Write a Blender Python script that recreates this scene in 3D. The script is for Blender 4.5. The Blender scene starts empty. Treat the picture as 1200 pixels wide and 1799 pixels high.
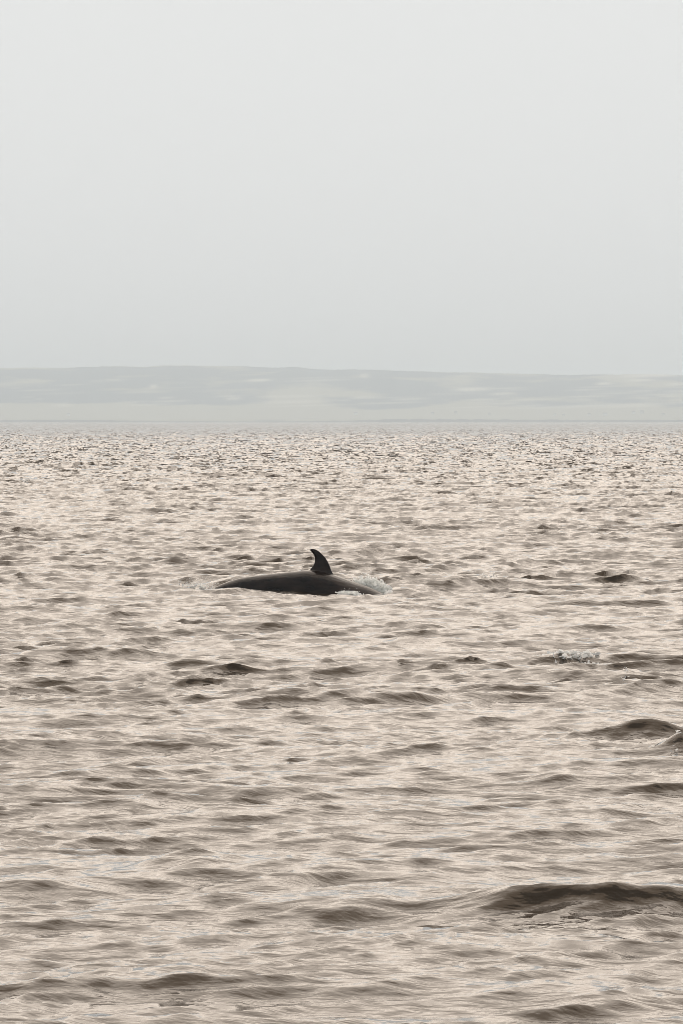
import bpy, bmesh, math, random
import numpy as np
from mathutils import Vector

sc = bpy.context.scene
COL = sc.collection

# ------------------------------------------------------------------ camera
CAM_H = 4.0                    # eye height on the whale-watching boat
FPX = 10000.0                  # focal length in photo pixels (200 mm)
HORIZON = 738.5                # photo row of the true horizon
cam_data = bpy.data.cameras.new('camera')
cam_data.sensor_fit = 'VERTICAL'
cam_data.sensor_height = 36.0
cam_data.lens = 36.0 * FPX / 1799.0
cam_data.clip_start = 1.0
cam_data.clip_end = 60000.0
cam = bpy.data.objects.new('camera', cam_data)
cam.location = (0, 0, CAM_H)
cam.rotation_euler = (math.radians(90) - math.atan((899.5 - HORIZON) / FPX), 0, 0)
COL.objects.link(cam)
sc.camera = cam

# ------------------------------------------------------------------ sky, sun, exposure
SUN_EL, SUN_AZ = math.radians(44), math.radians(3)      # azimuth from the view axis (+Y) to the right
world = bpy.data.worlds.new('World')
sc.world = world
world.use_nodes = True
nt = world.node_tree
nt.nodes.clear()
w_out = nt.nodes.new('ShaderNodeOutputWorld')
w_bg = nt.nodes.new('ShaderNodeBackground')
w_sky = nt.nodes.new('ShaderNodeTexSky')
w_sky.sky_type = 'NISHITA'
w_sky.sun_disc = False
w_sky.sun_elevation = SUN_EL
w_sky.sun_rotation = SUN_AZ
w_sky.air_density = 1.0
w_sky.dust_density = 4.0
w_sky.ozone_density = 1.0
w_hsv = nt.nodes.new('ShaderNodeHueSaturation')
w_hsv.inputs['Saturation'].default_value = 0.22          # thin overcast: the blue is washed out
w_mix = nt.nodes.new('ShaderNodeMix')
w_mix.data_type = 'RGBA'
w_mix.inputs['Factor'].default_value = 0.92              # an even veil of high cloud over the clear sky
w_mix.inputs['B'].default_value = (6.05, 6.12, 6.1, 1)
w_bg.inputs['Strength'].default_value = 0.1
nt.links.new(w_sky.outputs['Color'], w_hsv.inputs['Color'])
nt.links.new(w_hsv.outputs['Color'], w_mix.inputs['A'])
nt.links.new(w_mix.outputs['Result'], w_bg.inputs['Color'])
nt.links.new(w_bg.outputs['Background'], w_out.inputs['Surface'])

sun_data = bpy.data.lights.new('sun', 'SUN')
sun_data.energy = 1.12
sun_data.angle = math.radians(76)      # a low sun spread wide by thin cloud
sun_data.color = (1.0, 0.77, 0.56)
sun = bpy.data.objects.new('sun', sun_data)
d = Vector((math.sin(SUN_AZ) * math.cos(SUN_EL), math.cos(SUN_AZ) * math.cos(SUN_EL), math.sin(SUN_EL)))
sun.rotation_euler = d.to_track_quat('Z', 'Y').to_euler()
sun.location = d * 300
COL.objects.link(sun)

sc.view_settings.view_transform = 'Standard'
sc.view_settings.look = 'None'
sc.view_settings.exposure = 0.35
sc.view_settings.gamma = 1.0
sc.view_settings.use_curve_mapping = False
sc.render.engine = 'CYCLES'
sc.cycles.use_denoising = True
sc.cycles.filter_width = 0.75
sc.cycles.max_bounces = 8
sc.cycles.volume_bounces = 3
sc.cycles.volume_step_rate = 4.0


# ------------------------------------------------------------------ helpers
def material(name, base, rough, ior=1.45, spec=0.5):
    m = bpy.data.materials.new(name)
    m.use_nodes = True
    p = m.node_tree.nodes['Principled BSDF']
    p.inputs['Base Color'].default_value = (*base, 1)
    p.inputs['Roughness'].default_value = rough
    p.inputs['IOR'].default_value = ior
    p.inputs['Specular IOR Level'].default_value = spec
    return m, m.node_tree, p


def mesh_grid(name, co, rows, cols, closed=False):
    """co: rows*cols x 3, one quad between neighbours"""
    me = bpy.data.meshes.new(name)
    me.vertices.add(rows * cols)
    me.vertices.foreach_set('co', np.ascontiguousarray(co, dtype=np.float32).ravel())
    a = np.arange(rows * cols, dtype=np.int32).reshape(rows, cols)
    if closed:
        a = np.concatenate([a, a[:, :1]], axis=1)
    q = np.stack([a[:-1, :-1], a[:-1, 1:], a[1:, 1:], a[1:, :-1]], axis=-1).reshape(-1, 4)
    n = len(q)
    me.loops.add(n * 4)
    me.loops.foreach_set('vertex_index', q.ravel())
    me.polygons.add(n)
    me.polygons.foreach_set('loop_start', np.arange(n, dtype=np.int32) * 4)
    me.polygons.foreach_set('use_smooth', np.ones(n, dtype=bool))
    me.update(calc_edges=True)
    me.validate()
    return me


def link(name, me, m, parent=None, **props):
    o = bpy.data.objects.new(name, me)
    if m:
        me.materials.append(m)
    for k, v in props.items():
        o[k] = v
    if parent:
        o.parent = parent
    COL.objects.link(o)
    return o


def at(px, py):
    """photo pixel -> point on the calm water"""
    r = CAM_H * FPX / (py - HORIZON)
    return (px - 600.0) / FPX * r, r


def smooth(a, b, x):
    t = np.clip((x - a) / (b - a), 0, 1)
    return t * t * (3 - 2 * t)


# ------------------------------------------------------------------ the sea: wind chop as a sum of waves
rng = np.random.default_rng(11)


def wave_tile(T, N, lam_peak, lam_min, slope, head, spread, floor, seed, damp=4.0):
    """spectrum of a T-metre periodic patch of sea; slope = rms slope it should have"""
    g = np.random.default_rng(seed)
    k1 = 2 * np.pi * np.fft.fftfreq(N, T / N)
    kx, ky = np.meshgrid(k1, k1)
    k = np.hypot(kx, ky)
    k[0, 0] = 1e9
    kp = 2 * np.pi / lam_peak
    P = k ** -damp * np.exp(-(kp / k) ** 2)
    th = np.arctan2(ky, kx) - head
    P *= floor + np.abs(np.cos(th)) ** spread
    P[k > 2 * np.pi / lam_min] = 0
    H = (g.normal(size=(N, N)) + 1j * g.normal(size=(N, N))) * np.sqrt(P)
    H[0, 0] = 0
    s = np.real(np.fft.ifft2(1j * kx * H)).var() + np.real(np.fft.ifft2(1j * ky * H)).var()
    H *= slope / math.sqrt(s)
    return dict(T=T, N=N, H=H, kx=kx, ky=ky, k=k)


def fields(t, cut):
    low = np.exp(-(t['k'] * cut / (2 * np.pi)) ** 4)
    H = t['H'] * low
    h = np.real(np.fft.ifft2(H)).astype(np.float32)
    dx = np.real(np.fft.ifft2(1j * t['kx'] / t['k'] * H)).astype(np.float32)
    dy = np.real(np.fft.ifft2(1j * t['ky'] / t['k'] * H)).astype(np.float32)
    return h, dx, dy


def sample(fs, t, x, y, rot):
    c, s = math.cos(rot), math.sin(rot)
    u = (c * x + s * y) / t['T'] * t['N']
    v = (-s * x + c * y) / t['T'] * t['N']
    iu, iv = np.floor(u), np.floor(v)
    fu, fv = (u - iu).astype(np.float32), (v - iv).astype(np.float32)
    i0, j0 = iu.astype(np.int64) % t['N'], iv.astype(np.int64) % t['N']
    i1, j1 = (i0 + 1) % t['N'], (j0 + 1) % t['N']
    o = []
    for f in fs:
        o.append((f[j0, i0] * (1 - fu) + f[j0, i1] * fu) * (1 - fv) + (f[j1, i0] * (1 - fu) + f[j1, i1] * fu) * fv)
    h, dx, dy = o
    return h, c * dx - s * dy, s * dx + c * dy


# rows: distance from the boat, finer where the lens looks
rr = [3.0, 8.0, 14.0, 20.0, 25.0, 29.0, 32.0]
r = 33.5
while r < 16300:
    rr.append(r)
    if r < 60: dr = 0.09
    elif r < 150: dr = 0.088 * (r / 60)
    elif r < 1500: dr = 0.22 * (r / 150) ** 0.9
    else: dr = 1.75 * (r / 1500) ** 2.6
    r += min(dr, 800)
rr.append(16300.0)
rr = np.array(rr)
core = np.linspace(-4.6, 4.6, 430)
side, step = [], 0.022
a = 4.6
while a < 180:
    step *= 1.2
    a += step
    if a < 180: side.append(a)
side = np.array(side)
ang = np.radians(np.concatenate([-side[::-1], core, side]))
R, C = len(rr), len(ang)
print('sea grid', R, C, R * C)
X0 = (rr[:, None] * np.sin(ang)[None, :]).astype(np.float64)
Y0 = (rr[:, None] * np.cos(ang)[None, :]).astype(np.float64)
Z = np.zeros((R, C), np.float32)
DX = np.zeros((R, C), np.float32)
DY = np.zeros((R, C), np.float32)
drow = np.gradient(rr)
dcol = rr[:, None] * np.gradient(ang)[None, :]

chop = wave_tile(120.0, 2048, 3.2, 0.24, 0.235, math.radians(-90 + 14), 4.5, 0.035, 5, damp=3.45)
ripple = wave_tile(17.0, 1024, 0.42, 0.06, 0.18, math.radians(-90 + 24), 1.2, 0.25, 6, damp=4.2)
# gust pattern: patches where the ripples are stronger or nearly still
gust = wave_tile(160.0, 512, 14.0, 4.0, 1.0, 0.3, 0.5, 0.8, 8)
gh = fields(gust, 4.0)[0]
gh = gh / gh.std()
ROT = math.radians(13)
cuts = [0.12, 0.3, 0.6, 1.2, 2.4, 4.8]
lev = np.clip(np.log2(np.maximum(drow * 0.4, 0.12) / 0.15), 0, 2.0)
CHOPPY = 1.3
# broad wind patches: livelier and calmer water
patch = fields(wave_tile(310.0, 512, 26.0, 9.0, 1.0, 0.2, 0.6, 0.7, 23), 9.0)[0]
patch = patch / patch.std()
ptile = dict(T=310.0, N=512)
PATCH = np.clip(1.0 + 0.10 * sample((patch, patch, patch), ptile, X0, Y0, 0.0)[0], 0.7, 1.3)
PATCH *= (0.72 + 0.42 * smooth(38, 170, rr))[:, None]            # calmer in the lee of the boat
for L, cut in enumerate(cuts):
    w = np.clip(1 - np.abs(lev - L), 0, 1)
    sel = np.where(w > 0)[0]
    if not len(sel): continue
    i0, i1 = sel[0], sel[-1] + 1
    fs = fields(chop, cut)
    h, dx, dy = sample(fs, chop, X0[i0:i1], Y0[i0:i1], ROT)
    fade = 1 - smooth(0.5, 3.0, np.abs(dcol[i0:i1]))
    ww = w[i0:i1, None] * fade * PATCH[i0:i1]
    Z[i0:i1] += h * ww
    DX[i0:i1] += dx * ww * CHOPPY
    DY[i0:i1] += dy * ww * CHOPPY - 0.5 * h * ww        # crests lean with the wind, towards the boat
swell = wave_tile(211.0, 512, 9.0, 3.0, 0.05, math.radians(-90 + 5), 3.0, 0.06, 17)
h, dx, dy = sample(fields(swell, 3.0), swell, X0, Y0, math.radians(7))
fade = 1 - smooth(2.0, 8.0, np.abs(dcol))
Z += h * fade
DX += dx * fade
DY += dy * fade
fs = fields(ripple, 0.06)
sel = np.where(rr < 140)[0]
i1 = sel[-1] + 1
g = sample((gh, gh, gh), gust, X0[:i1], Y0[:i1], 0.0)[0]
amp = np.clip(0.75 + 0.55 * g, 0.15, 1.7) * PATCH[:i1]
h, dx, dy = sample(fs, ripple, X0[:i1], Y0[:i1], math.radians(-9))
fade = (1 - smooth(50, 140, rr[:i1]))[:, None] * (1 - smooth(0.06, 0.3, np.abs(dcol[:i1]))) * amp
Z[:i1] += h * fade
DX[:i1] += dx * fade * 0.9
DY[:i1] += dy * fade * 0.9


# the single waves one can tell apart in the photograph: px, py of the crest, half length (px), height (m), tilt, steepness
def crest(px, py, half_px, height, tilt=0.0, front=0.28, back=1.1, bend=0.0):
    x, y = at(px, py + height / CAM_H * (py - HORIZON) * 0.8)
    half = half_px / FPX * y
    m = np.where((rr > y - 8) & (rr < y + 10))[0]
    a, b = m[0], m[-1] + 1
    xs, ys = X0[a:b] - x, Y0[a:b] - y
    c, s = math.cos(tilt), math.sin(tilt)
    u = c * xs + s * ys
    g = np.random.default_rng(int(px * 13 + py))
    wob = sum(g.uniform(0.03, 0.09) / k * np.sin(u * k * g.uniform(2.0, 3.6) + g.uniform(0, 6.3)) for k in (1, 2, 3))
    lift = 1 + sum(g.uniform(0.08, 0.22) / k * np.sin(u * k * g.uniform(2.0, 4.0) + g.uniform(0, 6.3)) for k in (1, 2, 4))
    v = -s * xs + c * ys - bend * u * u / half + wob
    e = np.exp(-np.abs(u / half) ** 1.7)
    # steep on the side that faces the boat, long on the far side
    f = np.where(v < 0, np.exp(-np.abs(v / front) ** 1.1), np.exp(-(v / back) ** 2))
    bump = height * e * f * lift
    Z[a:b] += bump
    DY[a:b] -= np.maximum(bump, 0) * 0.7 * c
    DX[a:b] += np.maximum(bump, 0) * 0.7 * s


crest(1055, 1574, 240, 0.19, 0.03, 0.22, 1.0, 0.08)
crest(905, 1588, 105, 0.081, -0.25)
crest(1180, 1580, 90, 0.094, 0.15)
crest(470, 1542, 65.6, 0.077, -0.25)
crest(85, 1546, 108, 0.089, 0.02)
crest(335, 1512, 89.6, 0.089, 0)
crest(600, 1592, 180, 0.094, -0.35)
crest(1125, 1278, 130, 0.204, 0.05)
crest(1190, 1302, 33, 0.195, 0.1)
crest(990, 1183, 95, 0.117, 0.05)
crest(1010, 1156, 82, 0.077, 0.05)
crest(1140, 1187, 68, 0.094, 0)
crest(610, 1224, 110, 0.117, -0.1)
crest(730, 1225, 45, 0.1, 0.1)
crest(230, 1333, 75, 0.081, 0)
crest(860, 1494, 135, 0.065, -0.1)
crest(640, 1094, 68, 0.089, 0.03)
crest(160, 1131, 68, 0.1, 0)
crest(120, 1092, 120, 0.106, 0)
crest(290, 1222, 90, 0.071, -0.1)
crest(980, 1365, 90, 0.071, -0.2)
crest(320, 1735, 90, 0.036)
crest(1060, 1756, 135, 0.059, 0.1)
crest(1060, 1017, 120, 0.117, -0.1)

# calm the random chop where the whale breaks the surface, then its own bow wave behind it
WX, WY = -0.9, 132.3
wd = np.exp(-(((X0 - WX) / 2.6) ** 2 + ((Y0 - WY) / 2.2) ** 2) ** 2)
Z *= (1 - 0.45 * wd)
DX *= (1 - 0.6 * wd)
DY *= (1 - 0.6 * wd)
WHALE_WAVES = [(-1.05, 135.0, 0.5, 0.40, 0.45, 0.9), (-1.75, 135.0, 0.6, 0.34, 0.45, 0.9), (-2.6, 134.7, 0.6, 0.26, 0.45, 0.9), (-3.3, 134.3, 0.5, 0.18, 0.4, 0.8),
               (0.3, 136.0, 0.5, 0.16, 0.3, 0.8), (-2.5, 130.9, 0.75, 0.10, 0.5, 0.6), (0.9, 137.0, 0.6, 0.20, 0.3, 0.9), (1.6, 133.2, 0.5, 0.12, 0.25, 0.7), (-4.1, 132.6, 0.5, 0.13, 0.25, 0.7)]
for (x, y, half, hgt, front, back) in WHALE_WAVES:
    xs, ys = X0 - x, Y0 - y
    f = np.where(ys < 0, np.exp(-(ys / front) ** 2), np.exp(-(ys / back) ** 2))
    b = (hgt * np.exp(-(xs / half) ** 2) * f).astype(np.float32)
    Z += b
    DY -= 0.6 * b

SX, SY = X0 + DX, Y0 + DY
co = np.stack([SX, SY, Z], axis=-1).reshape(-1, 3)
me = mesh_grid('water', co, R, C)

# how much of the chop is finer than the mesh there (the rest of its slope is given by the material)
fine = (smooth(90, 650, rr)[:, None] * np.ones((1, C))).astype(np.float32)
at_fine = me.attributes.new('unresolved', 'FLOAT', 'POINT')
at_fine.data.foreach_set('value', fine.ravel())

m_sea, snt, sp = material('sea_water', (0.030, 0.020, 0.012), 0.085, 1.33, 0.5)
sp.inputs['Specular Tint'].default_value = (1.0, 0.86, 0.72, 1)      # silt-brown estuary water
tc = snt.nodes.new('ShaderNodeTexCoord')
last = None
for scale, stretch, dist, strength in ((1.3, 0.6, 0.11, 0.8), (4.5, 0.6, 0.036, 0.85), (12.0, 0.7, 0.010, 0.6)):
    mp = snt.nodes.new('ShaderNodeMapping')
    mp.inputs['Scale'].default_value = (scale * stretch, scale, scale)
    mp.inputs['Rotation'].default_value = (0, 0, 0.2 + scale * 0.02)
    nz = snt.nodes.new('ShaderNodeTexNoise')
    nz.inputs['Detail'].default_value = 3.0
    nz.inputs['Scale'].default_value = 1.0
    bp = snt.nodes.new('ShaderNodeBump')
    bp.inputs['Distance'].default_value = dist
    bp.inputs['Strength'].default_value = strength
    snt.links.new(tc.outputs['Object'], mp.inputs['Vector'])
    snt.links.new(mp.outputs['Vector'], nz.inputs['Vector'])
    snt.links.new(nz.outputs['Fac'], bp.inputs['Height'])
    if last: snt.links.new(last.outputs['Normal'], bp.inputs['Normal'])
    last = bp
def vmath(op, a=None, b=None):
    n = snt.nodes.new('ShaderNodeVectorMath')
    n.operation = op
    for i, v in enumerate((a, b)):
        if v is None: continue
        if isinstance(v, tuple): n.inputs[i].default_value = v
        else: snt.links.new(v, n.inputs[i])
    return n


slope = last.outputs['Normal']
for sx, sy, k in ((0.8, 0.16, 2.5), (3.0, 0.6, 2.9)):         # metre-scale facets: long in depth, short across
    mp = snt.nodes.new('ShaderNodeMapping')
    mp.inputs['Scale'].default_value = (sx, sy, 1)
    nz = snt.nodes.new('ShaderNodeTexNoise')
    nz.inputs['Detail'].default_value = 1.0
    nz.inputs['Scale'].default_value = 1.0
    snt.links.new(tc.outputs['Object'], mp.inputs['Vector'])
    snt.links.new(mp.outputs['Vector'], nz.inputs['Vector'])
    c = vmath('SUBTRACT', nz.outputs['Color'], (0.5, 0.5, 0.5))
    c = vmath('MULTIPLY', c.outputs[0], (k * 0.6, k, 0.0))
    fa = snt.nodes.new('ShaderNodeAttribute')
    fa.attribute_name = 'unresolved'
    sc_ = vmath('SCALE', c.outputs[0])
    snt.links.new(fa.outputs['Fac'], sc_.inputs['Scale'])
    slope = vmath('ADD', slope, sc_.outputs[0]).outputs[0]
slope = vmath('NORMALIZE', slope).outputs[0]
snt.links.new(slope, sp.inputs['Normal'])
link('water', me, m_sea, kind='structure', label='choppy brown-grey sea water reaching to the far shore')


def water_z(x, y):
    i = np.searchsorted(rr, math.hypot(x, y))
    a, b = max(0, i - 40), min(R, i + 40)
    d2 = (SX[a:b] - x) ** 2 + (SY[a:b] - y) ** 2
    j = np.unravel_index(np.argmin(d2), d2.shape)
    return float(Z[a:b][j])


# ------------------------------------------------------------------ the far shore
SHORE, RIDGE = 16000.0, 19500.0
sky_px = [-3000, -1200, -500, 0, 85, 150, 200, 300, 350, 450, 520, 575, 640, 720, 800, 900, 1000, 1080, 1150, 1200, 1700, 2600, 4200]
sky_py = [672, 660, 652, 648, 647, 645.5, 645, 643.5, 643.5, 645, 647, 650, 650.5, 653, 655, 657, 659.5, 659, 658, 660, 664, 655, 675]
gx = np.concatenate([np.linspace(-0.40, -0.075, 90), np.linspace(-0.0745, 0.0745, 700), np.linspace(0.075, 0.40, 90)])
gt = np.concatenate([np.linspace(0, 1, 150), np.linspace(1.02, 1.6, 16)])
GT, GX = np.meshgrid(gt, gx, indexing='ij')
YY = SHORE + GT * (RIDGE - SHORE)
XX = GX * YY
top = (HORIZON - np.interp(600 + GX * FPX, sky_px, sky_py)) / FPX * RIDGE + CAM_H


def rnd_profile(seed, n, lo, hi, x):
    g = np.random.default_rng(seed)
    o = np.zeros_like(x)
    for _ in range(n):
        f = np.exp(g.uniform(np.log(lo), np.log(hi)))
        o += np.sin(x * 2 * np.pi * f + g.uniform(0, 6.3)) / f
    return o / np.abs(o).max()


# a flat coastal plain, then slopes rising in broad folds to the ridge
fold = rnd_profile(3, 8, 6, 60, GX + 0.02 * GT)
fold2 = rnd_profile(4, 8, 10, 90, GX - 0.03 * GT)
base = 6.0 + 18 * smooth(0.0, 0.25, GT)
rise = smooth(0.14 + 0.05 * fold, 1.0, GT) ** 0.9
ZZ = base * smooth(0.0, 0.012, GT) + (top - base) * rise + 8 * fold2 * np.sin(np.pi * np.clip(GT, 0, 1)) - 0.8
tree_noise = np.random.default_rng(9).normal(size=ZZ.shape)
ridge_woods = rnd_profile(12, 30, 60, 400, GX)
ZZ += (1.3 * np.abs(tree_noise) + 3.2 * ridge_woods * smooth(0.7, 0.95, GT)) * smooth(0.1, 0.4, GT)
ZZ = np.where(GT > 1, np.minimum(ZZ, top * (1.15 - 0.16 * GT)), ZZ)
ZZ = np.where(GT > 1, ZZ - 60 * (GT - 1), ZZ)
hm = mesh_grid('hills', np.stack([XX, YY, ZZ], -1).reshape(-1, 3), len(gt), len(gx))
PX, PY = 600 + GX * FPX, HORIZON - (ZZ - CAM_H) / YY * FPX
clear = np.zeros_like(ZZ)
g = np.random.default_rng(31)
FIELDS = [(455, 668, 22, 2.5, 1.0), (270, 679, 7, 4, .7), (830, 684, 34, 3.5, .9), (880, 692, 20, 2.5, .6), (640, 660, 8, 4, .6), (1150, 659, 55, 3.5, 1), (1060, 674, 14, 2.5, .9),
          (1125, 668, 22, 2.5, .8), (720, 701, 30, 2.5, .5), (1050, 713, 150, 2.5, .6), (560, 668, 60, 2, .4), (520, 706, 60, 3, .5), (410, 700, 14, 3, .6), (110, 712, 20, 3, .4), (1190, 675, 20, 3, .7)]
FIELDS += [(g.uniform(-700, 1900), g.uniform(664, 716), g.uniform(8, 60), g.uniform(1.2, 2.6), g.uniform(.15, .5)) for _ in range(120)]
for fx, fy, fw, fh, fa in FIELDS:
    q = np.abs((PX - fx) / fw) ** 2.5 + np.abs((PY - fy + 0.03 * (PX - fx)) / fh) ** 2.5
    clear = np.maximum(clear, fa * np.exp(-q) * (0.75 + 0.5 * g.random(ZZ.shape)))
at_clear = hm.attributes.new('cleared', 'FLOAT', 'POINT')
at_clear.data.foreach_set('value', np.clip(clear, 0, 1).astype(np.float32).ravel())
m_hill, hnt, hp = material('wooded_hills', (0.05, 0.07, 0.05), 0.9)
tc = hnt.nodes.new('ShaderNodeTexCoord')
mp = hnt.nodes.new('ShaderNodeMapping')
mp.inputs['Scale'].default_value = (0.0034, 0.0011, 0.017)
nz = hnt.nodes.new('ShaderNodeTexNoise')
nz.inputs['Scale'].default_value = 1.0
nz.inputs['Detail'].default_value = 5.0
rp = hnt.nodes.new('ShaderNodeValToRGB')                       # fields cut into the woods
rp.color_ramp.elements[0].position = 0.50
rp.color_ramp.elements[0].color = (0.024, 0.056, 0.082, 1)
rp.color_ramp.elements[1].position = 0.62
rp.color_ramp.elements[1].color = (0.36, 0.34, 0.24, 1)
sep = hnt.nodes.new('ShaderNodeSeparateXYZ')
low = hnt.nodes.new('ShaderNodeMapRange')                      # farmland made paler low on the plain, low haze put into its colour
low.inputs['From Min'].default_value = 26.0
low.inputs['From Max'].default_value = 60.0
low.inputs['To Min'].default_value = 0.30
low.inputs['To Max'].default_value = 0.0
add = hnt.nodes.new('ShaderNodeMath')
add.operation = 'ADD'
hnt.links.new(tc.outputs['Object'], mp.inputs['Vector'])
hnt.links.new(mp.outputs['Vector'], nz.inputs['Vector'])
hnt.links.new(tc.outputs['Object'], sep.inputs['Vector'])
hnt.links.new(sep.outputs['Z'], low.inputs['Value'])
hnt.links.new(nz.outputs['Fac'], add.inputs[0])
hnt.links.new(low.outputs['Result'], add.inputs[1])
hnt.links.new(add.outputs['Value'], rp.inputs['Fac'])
ca = hnt.nodes.new('ShaderNodeAttribute')
ca.attribute_name = 'cleared'
cm = hnt.nodes.new('ShaderNodeMix')
cm.data_type = 'RGBA'
cm.inputs['B'].default_value = (0.78, 0.74, 0.62, 1)
hnt.links.new(ca.outputs['Fac'], cm.inputs['Factor'])
hnt.links.new(rp.outputs['Color'], cm.inputs['A'])
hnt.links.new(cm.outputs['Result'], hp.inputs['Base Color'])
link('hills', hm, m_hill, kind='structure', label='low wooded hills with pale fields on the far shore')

# dark rocky beach at the foot of the plain
bx = np.linspace(-0.40, 0.40, 900)
prof = [(-24, -2.0), (-16, 1.0), (-2, 4.2), (12, 5.6), (26, 3.0)]
g = np.random.default_rng(21)
bco = []
blump = 0.9 + 0.7 * rnd_profile(15, 14, 4, 60, bx)
for dy, z in prof:
    y = SHORE - 6 + dy + g.normal(size=900) * 1.5
    bco.append(np.stack([bx * y, y, z * blump * (0.75 + 0.5 * g.random(900)) if z > 0 else np.full(900, z)], -1))
m_rock, _, _ = material('shore_rock', (0.055, 0.055, 0.045), 0.9)
link('rocky_shore', mesh_grid('rocky_shore', np.concatenate(bco), 5, 900), m_rock, kind='structure', label='thin dark line of rocky shore below the far hills')

# ------------------------------------------------------------------ haze over the strait
hb = bmesh.new()
bmesh.ops.create_cube(hb, size=1.0)
for v in hb.verts:
    v.co = (v.co.x * 36000, 3500 + v.co.y * 42000, 103 + v.co.z * 212)
hme = bpy.data.meshes.new('haze')
hb.to_mesh(hme)
hb.free()
m_haze = bpy.data.materials.new('haze_air')
m_haze.use_nodes = True
zt = m_haze.node_tree
zt.nodes.clear()
zo = zt.nodes.new('ShaderNodeOutputMaterial')
zv = zt.nodes.new('ShaderNodeVolumePrincipled')
zv.inputs['Color'].default_value = (0.80, 0.91, 1.0, 1)
zv.inputs['Density'].default_value = 0.95e-4
zv.inputs['Density Attribute'].default_value = ''
zv.inputs['Anisotropy'].default_value = 0.7
zt.links.new(zv.outputs['Volume'], zo.inputs['Volume'])
link('haze', hme, m_haze, kind='stuff', label='pale haze over the sea fading the far shore')

# ------------------------------------------------------------------ farm buildings on the far shore
m_white, _, _ = material('white_paint', (0.8, 0.79, 0.76), 0.6)
m_roof, _, _ = material('grey_roof', (0.22, 0.21, 0.20), 0.7)


def terrain_z(px, t):
    i = np.argmin(np.abs(gt - t))
    j = np.argmin(np.abs(gx - (px - 600) / FPX))
    return float(ZZ[i, j]), float(YY[i, j])


def box_bm(bm, x0, x1, y0, y1, z0, z1):
    v = [bm.verts.new(p) for p in ((x0, y0, z0), (x1, y0, z0), (x1, y1, z0), (x0, y1, z0), (x0, y0, z1), (x1, y0, z1), (x1, y1, z1), (x0, y1, z1))]
    for f in ((0, 3, 2, 1), (4, 5, 6, 7), (0, 1, 5, 4), (1, 2, 6, 5), (2, 3, 7, 6), (3, 0, 4, 7)):
        bm.faces.new([v[i] for i in f])


def to_obj(name, bm, m, parent=None, **props):
    bmesh.ops.recalc_face_normals(bm, faces=bm.faces)
    me = bpy.data.meshes.new(name)
    bm.to_mesh(me)
    bm.free()
    return link(name, me, m, parent, **props)


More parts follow.
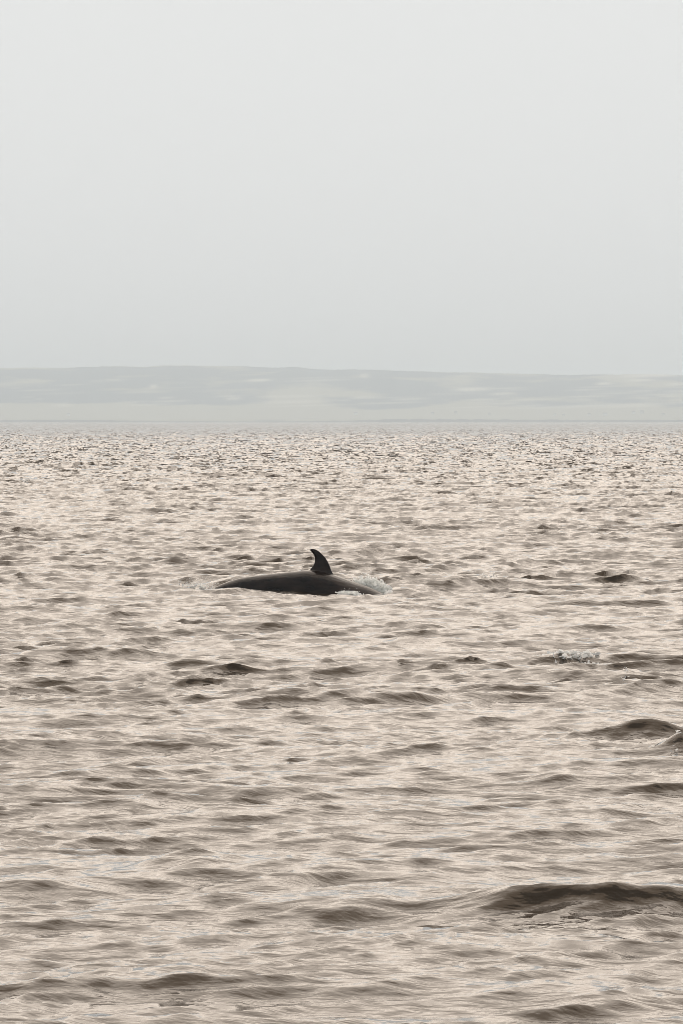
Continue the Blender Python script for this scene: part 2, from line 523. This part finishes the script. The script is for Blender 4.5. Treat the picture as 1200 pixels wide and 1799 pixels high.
# ------------------------------------------------------------------ the whale
def whale_mesh():
    #        s (m along the body, + = head)  top z   half width  half height
    st = [(-5.6, -1.55, 0.06, 0.04), (-5.35, -1.42, 0.85, 0.05), (-5.0, -1.28, 0.62, 0.08), (-4.7, -1.10, 0.16, 0.15), (-4.2, -0.72, 0.15, 0.22),
          (-3.6, -0.20, 0.22, 0.34), (-3.1, 0.08, 0.32, 0.42), (-2.85, 0.20, 0.37, 0.47), (-2.45, 0.325, 0.43, 0.53), (-1.9, 0.405, 0.49, 0.59),
          (-1.4, 0.46, 0.53, 0.64), (-0.8, 0.52, 0.58, 0.69), (-0.4, 0.485, 0.62, 0.72), (-0.03, 0.36, 0.65, 0.74), (0.29, 0.25, 0.67, 0.75),
          (0.66, 0.14, 0.68, 0.75), (1.0, -0.02, 0.68, 0.74), (1.6, -0.42, 0.64, 0.70), (2.4, -0.86, 0.52, 0.55), (3.1, -1.24, 0.33, 0.33), (3.6, -1.50, 0.13, 0.13), (3.75, -1.60, 0.03, 0.03)]
    s = np.array([q[0] for q in st])
    ss = np.linspace(-5.6, 3.75, 120)
    def interp(i):
        v = np.array([q[i] for q in st])
        y = np.interp(ss, s, v)
        k = np.array([1, 3, 4, 3, 1]) / 12
        yp = np.concatenate([[y[0]] * 2, y, [y[-1]] * 2])
        return np.convolve(yp, k, 'valid')
    tz, hw, hh = interp(1), interp(2), interp(3)
    bm = bmesh.new()
    rings = []
    n = 40
    for i in range(len(ss)):
        ring = []
        for j in range(n):
            a = 2 * math.pi * j / n
            cx, cz = math.sin(a), math.cos(a)
            # backs are a little keeled behind the fin
            x = hw[i] * math.copysign(abs(cx) ** 0.95, cx)
            ring.append(bm.verts.new((ss[i], x, tz[i] - hh[i] + hh[i] * cz)))
        rings.append(ring)
    for a, b in zip(rings, rings[1:]):
        for j in range(n):
            bm.faces.new((a[j], a[(j + 1) % n], b[(j + 1) % n], b[j]))
    bm.faces.new(rings[0][::-1])
    bm.faces.new(rings[-1])
    # the hooked back fin, slice by slice from inside the back to the tip: z, trailing x, leading x
    P = [(1022, 537, 593), (1010, 540, 585.5), (1005, 541.5, 582), (1000, 545.5, 580), (996, 549, 578.6), (991, 552, 576.6), (986, 553.4, 574.2),
         (981, 553.2, 571.2), (977, 552.2, 568), (973, 550.2, 564), (970, 547.4, 560.8), (967.5, 545.2, 557.4), (965.6, 544.6, 553.6), (964.4, 545.6, 550.4)]
    rings = []
    for py, xl, xr in P:
        z = (1041 - py) / 75.75
        a, b = (xl - 600.7) / 75.75 / 0.966, (xr - 598.5) / 75.75 / 0.966
        th = 0.034 + 0.075 * min(1, max(0, (py - 965) / 45.0))
        ring = []
        for j in range(24):
            t = 2 * math.pi * j / 24
            u = (1 - math.cos(t)) / 2
            y = th * math.sin(t) * (0.55 + 0.45 * u) * (0.75 if math.sin(t) == 0 else 1)
            ring.append(bm.verts.new((a + (b - a) * u, y, z)))
        rings.append(ring)
    for p, q in zip(rings, rings[1:]):
        for j in range(24):
            bm.faces.new((p[j], p[(j + 1) % 24], q[(j + 1) % 24], q[j]))
    bm.faces.new(rings[0][::-1])
    bm.faces.new(rings[-1])
    bmesh.ops.recalc_face_normals(bm, faces=bm.faces)
    me = bpy.data.meshes.new('whale_raw')
    bm.to_mesh(me)
    bm.free()
    o = bpy.data.objects.new('whale_raw', me)
    COL.objects.link(o)
    rm = o.modifiers.new('r', 'REMESH')
    rm.mode = 'VOXEL'
    rm.voxel_size = 0.018
    sm = o.modifiers.new('s', 'SMOOTH')
    sm.factor = 0.5
    sm.iterations = 5
    dg = bpy.context.evaluated_depsgraph_get()
    out = bpy.data.meshes.new_from_object(o.evaluated_get(dg))
    bpy.data.objects.remove(o)
    bpy.data.meshes.remove(me)
    out.name = 'whale'
    out.materials.clear()
    out.polygons.foreach_set('use_smooth', np.ones(len(out.polygons), dtype=bool))
    return out


m_skin, knt, kp = material('whale_skin', (0.016, 0.012, 0.012), 0.22, 1.4, 0.22)
tc = knt.nodes.new('ShaderNodeTexCoord')
mp = knt.nodes.new('ShaderNodeMapping')
mp.inputs['Scale'].default_value = (1.2, 3.0, 3.0)
nz = knt.nodes.new('ShaderNodeTexNoise')
nz.inputs['Scale'].default_value = 2.0
nz.inputs['Detail'].default_value = 6.0
rp = knt.nodes.new('ShaderNodeValToRGB')
rp.color_ramp.elements[0].position = 0.35
rp.color_ramp.elements[0].color = (0.004, 0.003, 0.003, 1)
rp.color_ramp.elements[1].position = 0.7
rp.color_ramp.elements[1].color = (0.022, 0.013, 0.010, 1)
bp = knt.nodes.new('ShaderNodeBump')
bp.inputs['Strength'].default_value = 0.5
bp.inputs['Distance'].default_value = 0.03
knt.links.new(tc.outputs['Object'], mp.inputs['Vector'])
knt.links.new(mp.outputs['Vector'], nz.inputs['Vector'])
knt.links.new(nz.outputs['Fac'], rp.inputs['Fac'])
knt.links.new(rp.outputs['Color'], kp.inputs['Base Color'])
knt.links.new(nz.outputs['Fac'], bp.inputs['Height'])
knt.links.new(bp.outputs['Normal'], kp.inputs['Normal'])
whale = link('whale', whale_mesh(), m_skin, label='dark brown whale with hooked back fin arching out of the sea', category='whale')
whale.location = (0, 132.2, 0)
whale.rotation_euler = (0, 0, math.radians(-15))

# ------------------------------------------------------------------ foam and spray
m_foam, fnt, fp = material('foam', (0.93, 0.93, 0.91), 0.4, 1.33)
ftr = fnt.nodes.new('ShaderNodeBsdfTranslucent')               # thin films: light comes through them too
ftr.inputs['Color'].default_value = (0.93, 0.93, 0.91, 1)
fmx = fnt.nodes.new('ShaderNodeMixShader')
fmx.inputs['Fac'].default_value = 0.65
fnt.links.new(fp.outputs['BSDF'], fmx.inputs[1])
fnt.links.new(ftr.outputs['BSDF'], fmx.inputs[2])
fnt.links.new(fmx.outputs['Shader'], fnt.nodes['Material Output'].inputs['Surface'])

FLAKE = np.array([(0, 0, 0.25)] + [(math.cos(i * math.pi / 3), math.sin(i * math.pi / 3), 0.12 * (i % 2)) for i in range(6)])
FLAKE_F = np.array([(0, i + 1, (i + 1) % 6 + 1) for i in range(6)])


def blobs(name, pts, label):
    """one mass of small torn films of foam: (x, y, z, radius, tilt)"""
    g = np.random.default_rng(len(pts))
    vs, fs = [], []
    for i, (x, y, z, rad, tilt) in enumerate(pts):
        a, t, c = g.uniform(0, 6.28), g.normal() * tilt, g.uniform(0, 6.28)
        def rz(q): return np.array([[math.cos(q), -math.sin(q), 0], [math.sin(q), math.cos(q), 0], [0, 0, 1]])
        rx = np.array([[1, 0, 0], [0, math.cos(t), -math.sin(t)], [0, math.sin(t), math.cos(t)]])
        v = (FLAKE * (rad * g.uniform(0.8, 1.5), rad * g.uniform(0.6, 1.1), rad)) @ (rz(a) @ rx @ rz(c)).T
        vs.append(v + (x, y, z))
        fs.append(FLAKE_F + i * len(FLAKE))
    me = bpy.data.meshes.new(name)
    me.from_pydata(np.concatenate(vs).tolist(), [], np.concatenate(fs).tolist())
    return link(name, me, m_foam, kind='stuff', label=label)


def foam_patch(px, py, w_px, h_px, n, rad, label, thick=0.03, slope=0.0):
    g = random.Random(int(px * 7 + py))
    pts = []
    k = (py - HORIZON) / CAM_H
    for _ in range(n):
        u = g.gauss(0, 0.42)
        v = g.gauss(0, 0.42)
        qx = px + u * w_px / 2
        qy = py + v * h_px / 2 + slope * u * w_px / 2
        x, y = at(qx, qy)
        z = water_z(x, y)
        # pull towards where that pixel row meets the raised surface
        y2 = y * (1 - z / CAM_H)
        x2 = x * y2 / y
        z = water_z(x2, y2)
        s = rad * g.uniform(0.4, 1.2)
        pts.append((x2, y2, z + g.uniform(0, thick), s * 1.3, 0.7))
    return blobs('foam', pts, label)


foam_patch(1005, 1158, 110, 10, 420, 0.032, 'white foam breaking along a small crest right of centre', 0.05, 0.04)
foam_patch(1190, 1310, 22, 22, 45, 0.018, 'white foam on a dark crest at the right edge')
foam_patch(945, 1580, 60, 12, 40, 0.009, 'few bright bubbles on the face of the big dark wave', 0.01)
foam_patch(1100, 1187, 18, 10, 30, 0.018, 'foam at the left end of a dark crest at right')
foam_patch(370, 820, 32, 3, 40, 0.09, 'thin whitecap far out left of centre', 0.08)
foam_patch(43, 847, 16, 3, 30, 0.07, 'small whitecap far out at the left edge', 0.08)
foam_patch(930, 816, 60, 4, 40, 0.07, 'broken whitecap far out at the right', 0.08)
foam_patch(860, 1016, 36, 10, 30, 0.03, 'light foam flecks to the right of the whale')


def spray(name_label, cx, cy, rx, rz, n, rad, seed, y=132.0, lift=0.0, lean=0.0):
    g = random.Random(seed)
    pts = []
    for _ in range(n):
        u = g.gauss(0, 0.45)
        hgt = abs(g.gauss(0, 0.5))
        x = cx + (u + lean * hgt) * rx
        yy = y + g.gauss(0, 0.15)
        z = water_z(x, yy) + lift + hgt * rz
        s = rad * g.uniform(0.35, 1.2) * (1.15 - min(1, hgt))
        pts.append((x, yy, z, max(s, 0.006), 0.7))
    return blobs('spray', pts, name_label)


spray('white spray thrown up where the whale back goes under at right', 0.72, 0, 0.34, 0.36, 2600, 0.085, 4, y=132.7, lean=-0.35)
spray('small white splash in front of the whale body at right', 0.20, 0, 0.24, 0.10, 700, 0.065, 5, y=131.2)
spray('spray drops behind the left end of the whale back', -3.35, 0, 0.45, 0.30, 330, 0.028, 6, y=132.9)
spray('pale foam lump at the left tip of the whale back', -3.02, 0, 0.16, 0.05, 220, 0.042, 7, y=131.6)

# white houses strung along the foot of the hills
HOUSES = [(1035, .16, 9, 5), (1063, .16, 14, 7), (1113, .18, 10, 6), (1128, .18, 13, 7), (990, .15, 9, 5), (975, .16, 8, 5), (760, .17, 9, 5),
          (625, .17, 10, 6), (800, .18, 8, 5), (120, .14, 8, 6), (1165, .14, 9, 5), (860, .15, 8, 4)]
g = random.Random(3)
HOUSES.sort()
ORD = ['leftmost', 'second from the left', 'third from the left', 'fourth from the left', 'fifth from the left', 'sixth from the left', 'sixth from the right',
       'fifth from the right', 'fourth from the right', 'third from the right', 'second from the right', 'rightmost']
for i, (px, t, wd_, ht) in enumerate(HOUSES):
    z, y = terrain_z(px, t)
    x = (px - 600) / FPX * y
    e = bpy.data.objects.new('house', None)
    e.location = (x, y, z - 0.5)
    e['category'] = 'house'
    e['group'] = 'white houses along the far shore'
    e['label'] = ORD[i] + ' of the tiny white houses below the far hazy hills'
    COL.objects.link(e)
    bm = bmesh.new()
    box_bm(bm, -wd_ / 2, wd_ / 2, -4, 4, 0, ht)
    to_obj('wall', bm, m_white, e)
    bm = bmesh.new()
    v = [bm.verts.new(p) for p in ((-wd_ / 2 - .4, -4.5, ht), (wd_ / 2 + .4, -4.5, ht), (wd_ / 2 + .4, 4.5, ht), (-wd_ / 2 - .4, 4.5, ht), (-wd_ / 2 - .4, 0, ht + 2.6), (wd_ / 2 + .4, 0, ht + 2.6))]
    for f in ((0, 1, 5, 4), (2, 3, 4, 5), (0, 4, 3), (1, 2, 5), (3, 2, 1, 0)):
        bm.faces.new([v[k] for k in f])
    to_obj('roof', bm, m_roof, e)
